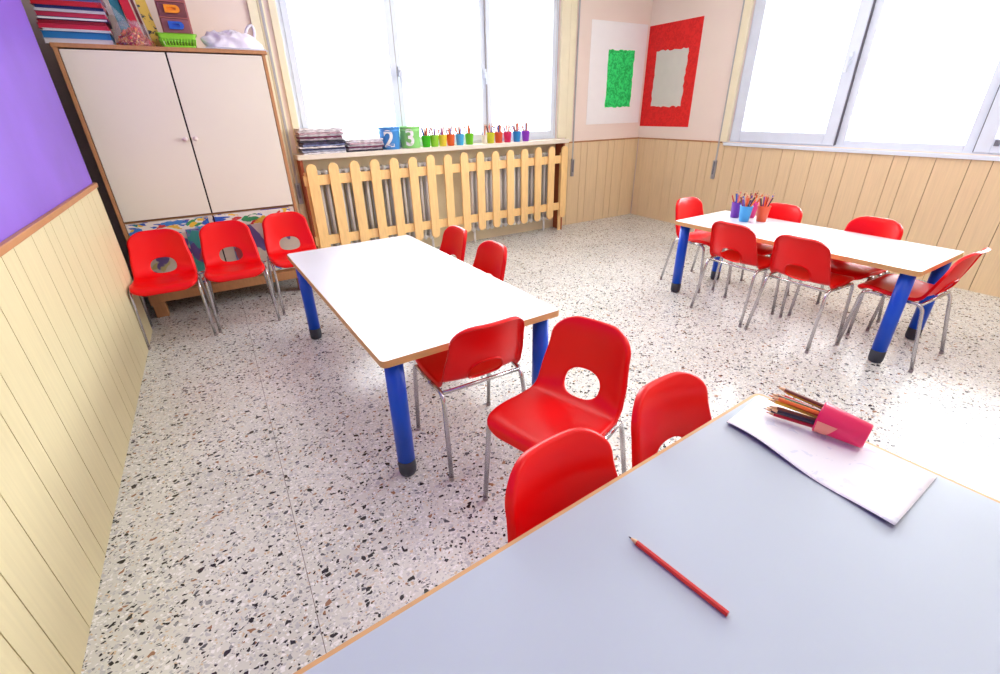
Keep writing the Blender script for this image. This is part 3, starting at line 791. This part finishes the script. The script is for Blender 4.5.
# folded paper under the cup
def sheet(name, corners, z, curl, mats, nx=16, ny=26, th=.0012, seed=0):
    a, b, c, d_ = [Vector((p[0], p[1], 0)) for p in corners]    # a far-left, b far-right, c near-right, d near-left
    m = MB(); vs = []
    for i in range(nx+1):
        for j in range(ny+1):
            u, v = i/nx, j/ny
            p = (a*(1-u)+b*u)*(1-v)+(d_*(1-u)+c*u)*v
            h = curl*(1-u)**3*(.55+.45*math.sin(v*7+seed)) + .0012*(1+math.sin(v*17+u*4+seed))*(.3+u*.7)*.8
            p.x += .003*math.sin(v*9+seed)*(1-u)
            vs.append((p.x, p.y, z+h))
    fs = [(i*(ny+1)+j, i*(ny+1)+j+1, (i+1)*(ny+1)+j+1, (i+1)*(ny+1)+j) for i in range(nx) for j in range(ny)]
    n = len(vs); vs2 = vs+[(x, y, zz-th) for x, y, zz in vs]
    m.add(vs2, [f_ for f_ in fs], 0, True); o_ = len(m.v)-len(vs2)
    for f_ in fs: m.f.append([o_+n+q for q in f_[::-1]]); m.m.append(1); m.sm.append(True)
    bd = [i*(ny+1) for i in range(nx+1)]+[nx*(ny+1)+j for j in range(1, ny+1)]+[i*(ny+1)+ny for i in range(nx-1, -1, -1)]+[j for j in range(ny-1, 0, -1)]
    for k in range(len(bd)):
        a_, b_ = bd[k], bd[(k+1) % len(bd)]; m.f.append([o_+b_, o_+a_, o_+n+a_, o_+n+b_]); m.m.append(1); m.sm.append(False)
    ob = m.build(name, mats)
    bm = bmesh.new(); bm.from_mesh(ob.data); bmesh.ops.recalc_face_normals(bm, faces=bm.faces); bm.to_mesh(ob.data); bm.free()
    return ob
M_SM = painted_paper('smudged_paper', (238, 240, 244), [(222, 228, 238)], 26, .60, (1, 1, 1))
M_NAVY = mat('navy_backing', (50, 44, 96), .6)
qc = [(1.700, -4.222), (1.905, -4.186), (1.934, -4.606), (1.676, -4.622)]
tag(sheet('paper_sheet', qc, TZ+.0016, .012, [M_SM, M_NAVY], th=.0014), 'white paper folder with dark blue underside beneath the fallen pink cup', 'paper')

# ------------------------------------------------------------------ things on the window shelf
r_ = random.Random(11)
mags = [(170, 160, 170), (216, 212, 216), (60, 54, 84), (190, 160, 170), (226, 222, 224), (110, 50, 80), (150, 156, 176), (44, 42, 56), (216, 210, 216), (110, 120, 160), (190, 186, 190), (40, 44, 84)]
def wavy_slab(w, d_, h, seed, n=12, amp=.003):
    q = random.Random(seed); m = MB(); top = [q.uniform(-amp, amp) for _ in range(n+1)]; bot = [q.uniform(-amp*.2, amp*.2) for _ in range(n+1)]
    vs = []
    for i in range(n+1):
        x = -w/2+w*i/n; e = q.uniform(-.004, .004)
        for y in (-d_/2+e, d_/2): vs.append((x, y, bot[i])); vs.append((x, y, h+min(0, top[i])))
    fs = []
    for i in range(n):
        a, b = 4*i, 4*i+4
        fs += [(a, b, b+1, a+1), (a+3, b+3, b+2, a+2), (a+1, b+1, b+3, a+3), (a, a+2, b+2, b)]
    fs += [(0, 1, 3, 2), (4*n, 4*n+2, 4*n+3, 4*n+1)]
    m.add(vs, fs, 0, False); return m
ORD = ['bottom', 'second', 'third', 'fourth', 'fifth', 'sixth', 'seventh', 'eighth', 'ninth', 'tenth', 'eleventh', 'twelfth', 'thirteenth', 'fourteenth', 'fifteenth']
for xc, w, H_, n, nm in ((1.53, .385, .205, 13, 'taller shelf pile beside the cabinet'), (1.905, .33, .105, 7, 'lower shelf pile left of the blue bucket')):
    z = SZ
    for k in range(n):
        h = H_/n; c = mags[(k*5+n) % len(mags)]
        mm = mat(f'magazine_{(k*5+n)%len(mags)}', c, .6, noise=.55, nscale=24, stretch=(1, 1, 6))
        o = wavy_slab(w*r_.uniform(.93, 1.0), .175, h-.0005, k+n*7, amp=.007).build('magazine', mm, loc=B(xc+r_.uniform(-.010, .010), .10, z), rz=TH+r_.uniform(-.06, .06))
        pos = 'topmost' if k == n-1 else ('bottom' if k == 0 else ORD[k]+' from the bottom')
        tag(o, f'{pos} magazine in the {nm}', 'magazine', 'magazines in the '+nm); z += h
# buckets with numerals
def text_mesh_pts(ch, size):
    cu = bpy.data.curves.new('t', 'FONT'); cu.body = ch; cu.size = size; cu.align_x = 'CENTER'; cu.extrude = .0; cu.offset = size*.022; cu.resolution_u = 6
    ob = bpy.data.objects.new('t', cu); C.objects.link(ob)
    bpy.context.view_layer.update()
    me = bpy.data.meshes.new_from_object(ob.evaluated_get(bpy.context.evaluated_depsgraph_get()))
    bpy.data.objects.remove(ob)
    bm = bmesh.new(); bm.from_mesh(me)
    bmesh.ops.triangulate(bm, faces=bm.faces)
    bmesh.ops.subdivide_edges(bm, edges=bm.edges, cuts=2)
    vs = [v.co.copy() for v in bm.verts]; bm.verts.index_update(); fs = [[v.index for v in f_.verts] for f_ in bm.faces]; bm.free()
    return vs, fs
for xc, col, ch, nm, dark in ((2.165, (70, 150, 224), '2', 'blue', 0), (2.372, (150, 226, 130), '3', 'pale green', 1)):
    rt, rb, h = (.098, .088, .19) if ch == '2' else (.100, .089, .19)
    mm = mat('bucket_'+nm.replace(' ', '_'), col, .4)
    b = MB(); b.lathe([(rb*.95, 0), (rb, .003), (rt-.003, h*.80), (rt, h*.81), (rt, h*.835), (rt-.002, h*.84), (rt, h-.012), (rt+.005, h-.01), (rt+.005, h), (rt-.003, h), (rb-.004, .006), (.001, .005)], 36, cap=(True, False))
    o = b.build('bucket', mm, loc=B(xc, .10, SZ), rz=TH); tag(o, f'{nm} plastic bucket with a white number {ch} on the window shelf', 'bucket')
    vs, fs = text_mesh_pts(ch, .20)
    xs = [v.x for v in vs]; ys = [v.y for v in vs]; cx = (min(xs)+max(xs))/2
    ang = -PI/2-.40
    out = []
    for v in vs:
        z = .022+(v.y-min(ys)); rr_ = rb+(rt-rb)*z/h+.0015; a = ang+(v.x-cx)/rr_
        out.append((rr_*math.cos(a), rr_*math.sin(a), z))
    tm = MB(); tm.add(out, fs, 0, True); tm.build('numeral', M_PAPER, o)

# ------------------------------------------------------------------ things on top of the cabinet
CT = 1.7652
def on_cab(x, off): return B(x, off, CT)
stack = [('white paper pile', (226, 222, 226), .028, .33), ('bright blue folder', (28, 124, 190), .036, .325), ('thin white folder', (222, 222, 228), .012, .32), ('crimson folder', (206, 36, 70), .024, .33), ('dark red folder', (160, 22, 44), .02, .32), ('navy folder', (40, 40, 92), .016, .33), ('rose red folder', (206, 50, 84), .024, .325), ('grey-white folder', (208, 206, 214), .014, .33), ('dark blue folder', (28, 44, 110), .018, .32), ('scarlet folder', (200, 28, 44), .026, .33), ('blue-grey folder', (90, 110, 170), .016, .325), ('maroon folder', (150, 20, 50), .024, .33), ('indigo folder', (50, 40, 110), .02, .32), ('red topmost folder', (190, 20, 40), .024, .33)]
z = CT; r_ = random.Random(4)
for k, (nm, c, h, w) in enumerate(stack):
    m = MB(); mm = mat('folder_'+nm.replace(' ', '_').replace('-', '_'), c, .4)
    # a folder: two covers, a rounded spine at the back and the pages between
    m.box(-w/2, -.14, 0, w/2, .14, .0025, 0); m.box(-w/2, -.14, h-.003, w/2, .14, h-.0005, 0); m.box(w/2-.005, -.14, .0026, w/2, .14, h-.0031, 0)
    m.box(-w/2+.004, -.134, .0026, w/2-.0055, .136, h-.0031, 1 if k == 5 else 0)
    o = m.build('folder', [mm, M_PAPER], loc=B(.135+r_.uniform(-.006, .006), .42+r_.uniform(-.01, .01), z), rz=TH+r_.uniform(-.03, .03))
    tag(o, f'{nm} lying in the stack on top of the cabinet', 'folder', 'folders stacked on the cabinet'); z += h

def upright(name, label, x, off, w, h, th, lean, rz, mats, cat, z0=0):
    m = MB(); m.box(-th/2, -w/2, 0, th/2, w/2, h, 0); m.box(-th/2+.003, -w/2+.003, h-.0005, th/2-.003, w/2-.006, h+.001, 1)
    o = m.build(name, mats, bevel=.002)
    o.matrix_world = Matrix.Translation(B(x, off, CT+z0)) @ Matrix.Rotation(TH+rz, 4, 'Z') @ Matrix.Rotation(lean, 4, 'Y')
    tag(o, label, cat); return o
M_TEAL = mat('teal_cover', (30, 120, 140), .5); M_CRIM = mat('crimson_cover', (206, 16, 50), .4); M_MAR = mat('maroon_cover', (110, 30, 40), .5)
M_YEL = painted_paper('yellow_pattern', (222, 190, 80), [(60, 64, 70)], 36, .57, (1, 1, 1))
upright('book', 'teal book standing behind the bag of confetti on the cabinet', .385, .29, .22, .36, .05, -.10, 0, [M_TEAL, M_PAPER], 'book')
upright('book', 'bright crimson book leaning on the cabinet behind the confetti bag', .447, .29, .24, .36, .05, -.13, 0, [M_CRIM, M_PAPER], 'book')
upright('book', 'maroon book leaning between the crimson book and the yellow box', .490, .29, .24, .34, .016, -.13, 0, [M_MAR, M_PAPER], 'book')
upright('box', 'yellow box with dark bird-like pattern leaning beside the drawer box', .534, .30, .24, .37, .056, -.12, 0, [M_YEL, M_YEL], 'box')
# drawer box
t = thing('drawer_box', 'small dusky red drawer box with orange and blue handles on the cabinet', 'box', B(.662, .345, CT), TH)
M_DUSK = mat('dusky_red', (150, 86, 92), .45); M_DUSK2 = mat('dusky_dark', (120, 62, 68), .5)
m = MB(); m.box(-.082, -.10, 0, -.080, .12, .36); m.box(.080, -.10, 0, .088, .12, .36); m.box(-.08, .112, 0, .08, .12, .36)
for z0 in (0, .09, .18, .27, .352): m.box(-.08, -.10, z0, .08, .112, z0+.006)
m.build('body', mat('dusky_body', (190, 110, 104), .45), t)
for k, (z0, hc) in enumerate(((.0065, None), (.0965, (20, 90, 200)), (.1865, (250, 150, 20)), (.2765, (210, 60, 60)))):
    m = MB(); m.box(-.078, -.104, z0, .078, .09, z0+.080); dr = m.build('drawer', M_DUSK if k % 2 else M_DUSK2, t, bevel=.003)
    if hc:
        m = MB(); pl_ = []
        for q_ in range(13): a = -PI/2+PI*q_/12; pl_.append((.022+.022*math.cos(a), .022*math.sin(a)))
        for q_ in range(2): pl_.append((-.042, .022 if q_ == 0 else -.022))
        T_ = Matrix.Translation((0, -.104, z0+.042)) @ Matrix(((1, 0, 0, 0), (0, 0, -1, 0), (0, 1, 0, 0), (0, 0, 0, 1)))
        n = len(pl_); inn = [(x*.55, y*.42) for x, y in pl_]
        vs = [(x, y, 0) for x, y in pl_]+[(x, y, .016) for x, y in pl_]+[(x, y, .016) for x, y in inn]+[(x, y, .004) for x, y in inn]
        fs = []
        for i in range(n):
            j = (i+1) % n
            fs += [(i, j, n+j, n+i), (n+i, n+j, 2*n+j, 2*n+i), (2*n+i, 2*n+j, 3*n+j, 3*n+i)]
        fs.append([3*n+i for i in range(n)])
        m.add(vs, fs, 0, False, T_); m.build('handle', mat('handle_%d' % k, hc, .4), dr)
# green basket with slots
t_ = MB(); gm = mat('green_basket', (132, 206, 40), .4)
W_, D_, Hb = .103, .072, .072
def ring(w, d_, z, n=6): return [(x, y, z) for x, y in rrect(-w, -d_, w, d_, .018, n)]
b = MB()
prof = [(W_*.90, D_*.9, 0), (W_*.90, D_*.9, .012)]
r0_ = ring(*prof[0]); r1_ = ring(*prof[1]); n = len(r0_)
b.add(r0_+r1_, [list(range(n))[::-1]]+[(i, (i+1) % n, n+(i+1) % n, n+i) for i in range(n)], 0, False)
r2_ = ring(W_*.98, D_*.98, .046); r3_ = ring(W_*1.03, D_*1.03, Hb); r4_ = ring(W_*1.12, D_*1.12, Hb+.002)
b.add(r2_+r3_+r4_, [(i, (i+1) % n, n+(i+1) % n, n+i) for i in range(n)]+[(n+i, n+(i+1) % n, 2*n+(i+1) % n, 2*n+i) for i in range(n)], 0, False)
def seg(p, q, t): return tuple(p[i]+(q[i]-p[i])*t for i in range(3))
# ribs between the lower tray and the rim
for sgn, cnt, horiz in ((-1, 11, True), (1, 11, True), (-1, 8, False), (1, 8, False)):
    for k in range(cnt):
        u = -1+2*(k+.0)/(cnt-1)
        if horiz: lo = (u*(W_*.90-.012), sgn*D_*.9, .011); hi = (u*(W_*.98-.012), sgn*D_*.98, .047)
        else: lo = (sgn*W_*.90, u*(D_*.9-.012), .011); hi = (sgn*W_*.98, u*(D_*.98-.012), .047)
        b.tube([lo, hi], .0042, 6)
o = b.build('basket', gm, loc=B(.645, .535, CT), rz=TH); so = o.modifiers.new('solidify', 'SOLIDIFY'); so.thickness = .002
tag(o, 'lime green plastic basket with slotted sides in front of the drawer box', 'basket')
# crumpled bags
def blob(name, w, d_, h, seed, mats, parts=(34, 18), amp=.18, crumple=1.0):
    q = random.Random(seed); m = MB(); nu, nv = parts; vs = []
    ph = [(q.uniform(0, 6), q.uniform(2, 7), q.uniform(2, 6), q.uniform(.3, 1)) for _ in range(7)]
    for j in range(nv+1):
        v = j/nv; el = v*PI/2
        for i in range(nu):
            a = 2*PI*i/nu
            k = 1+amp*sum(c*math.sin(b_*a*1.0//1+p+e*v*2) if False else c*math.sin(round(b_)*a+p+e*v*2) for p, b_, e, c in ph)/4
            r = math.cos(el)**.6*k
            z = h*math.sin(el)**.9*(1+amp*.5*math.sin(3*a+ph[0][0]+v*4))
            pv = Vector((w/2*r*math.cos(a), d_/2*r*math.sin(a), max(z, .0005)))
            cr = mathutils.noise.ridged_multi_fractal(pv*15+Vector((seed, 0, 0)), 1.0, 2.0, 3, 1.0, 2.0)-1.2
            if 0 < j: pv += Vector((pv.x*.05, pv.y*.05, abs(pv.z)*.22))*cr*crumple
            vs.append(tuple(pv))
    fs = [(j*nu+i, j*nu+(i+1) % nu, (j+1)*nu+(i+1) % nu, (j+1)*nu+i) for j in range(nv) for i in range(nu)]
    fs.append(list(range(nu))[::-1])
    m.add(vs, fs, 0, True)
    return m
# bag with confetti
bag = blob('bag', .205, .17, .135, 3, None, amp=.16)
bag.tube([(-.03, 0, .115), (-.045, -.01, .16), (-.085, -.01, .20), (-.13, 0, .235)], [.035, .018, .026, .05], 12)
M_FILM = plastic_film('clear_film', (232, 234, 240), .12)
o = bag.build('plastic_bag', M_FILM, loc=B(.412, .52, CT), rz=TH)
tag(o, 'clear plastic bag of red and orange confetti beside the folder stack', 'bag')
q = random.Random(9); m = MB()
cc = [(224, 60, 40), (240, 150, 60), (206, 40, 60), (244, 196, 120), (232, 110, 60)]
for k in range(520):
    a = q.uniform(0, 2*PI); rr_ = math.sqrt(q.random()); z = q.uniform(.004, .105*(1-rr_*rr_*.8)); s_ = q.uniform(.006, .011)
    T_ = Matrix.Translation((.096*rr_*math.cos(a), .074*rr_*math.sin(a), z)) @ Matrix.Rotation(q.uniform(0, 6), 4, (q.random(), q.random(), q.random()+.1))
    m.box(-s_, -s_*.7, -.001, s_, s_*.7, .001, q.randrange(5), T=T_)
o2 = m.build('confetti', [mat('confetti_%d' % i, c, .5) for i, c in enumerate(cc)], loc=B(.412, .52, CT), rz=TH)
tag(o2, 'red and orange confetti inside the clear bag on the cabinet', 'confetti', kind='stuff')
# white carrier bag on papers
for k in range(3):
    m = MB(); m.box(-.205+.01*k, -.15, 0, .205-.012*k, .14, .0035)
    o = m.build('paper_sheet', mat('sheet_%d' % k, [(214, 222, 240), (236, 236, 240), (206, 210, 226)][k], .6), loc=B(.975, .43, CT+.004*k), rz=TH+.03*(k-1))
    tag(o, ['bottom', 'middle', 'topmost'][k]+' paper sheet under the white carrier bag on the cabinet', 'paper', 'papers under the carrier bag')
bb = blob('bag', .36, .20, .10, 8, None, parts=(64, 30), amp=.20, crumple=1.1)
bb.tube(fillet([(.09, -.02, .055), (.115, -.03, .13), (.155, -.03, .155), (.165, -.03, .10), (.14, -.03, .05)], .03), .009, 8)
o = bb.build('carrier_bag', mat('white_bag', (236, 232, 242), .35), loc=B(.965, .46, CT+.0125), rz=TH)
tag(o, 'crumpled white carrier bag with a loop handle on top of the cabinet', 'bag')

# ------------------------------------------------------------------ light
wd = bpy.data.worlds.new('sky'); bpy.context.scene.world = wd; wd.use_nodes = True
bg = wd.node_tree.nodes['Background']; bg.inputs[0].default_value = (.99, 1, 1, 1); bg.inputs[1].default_value = 3.0
def area(name, loc, rot, sx, sy, p, col=(1, 1, 1)):
    l = bpy.data.lights.new(name, 'AREA'); l.shape = 'RECTANGLE'; l.size = sx; l.size_y = sy; l.energy = p; l.color = col
    o = bpy.data.objects.new(name, l); C.objects.link(o); o.location = loc; o.rotation_euler = rot; return o
p = B(2.82, -.30, 1.85); area('daylight_back_window', p, (PI/2+.0, 0, PI+TH), 2.8, 1.5, 115, (1, 1, .985))
bpy.data.objects['daylight_back_window'].rotation_euler = (-PI/2, 0, TH)
area('daylight_right_window', (W+.30, -2.95, 1.85), (PI/2, 0, PI/2), 3.2, 1.5, 185, (1, 1, .985))
for i, (x, y) in enumerate(((1.9, -2.2), (1.9, -4.9), (4.2, -2.2), (4.2, -4.9))):  # unseen glowing ceiling panels, added as soft fill light
    t = thing('added_fill_lamp', ['added square fill lamp nearest the cabinet', 'added square fill lamp above the foreground table', 'added square fill lamp nearest the red poster', 'added square fill lamp above the right rear of the room'][i], 'lamp', (x, y, HC), 0, 'added fill lamps')
    m = MB(); m.box(-.32, -.32, -.05, .32, .32, -.001); m.build('housing', M_WHITE, t, bevel=.004)
    area('added_fill_light', (x, y, HC-.055), (0, 0, 0), .58, .58, 7, (1, .96, .91))
    m = MB(); m.box(-.29, -.29, -.0535, .29, .29, -.0505); m.build('diffuser', mat('fill_lamp_diffuser', (255, 246, 230), .4, emit=1.0), t)

vs_ = bpy.context.scene.view_settings
vs_.view_transform = 'Standard'; vs_.look = 'None'; vs_.exposure = 0.42; vs_.gamma = 1; vs_.use_curve_mapping = False
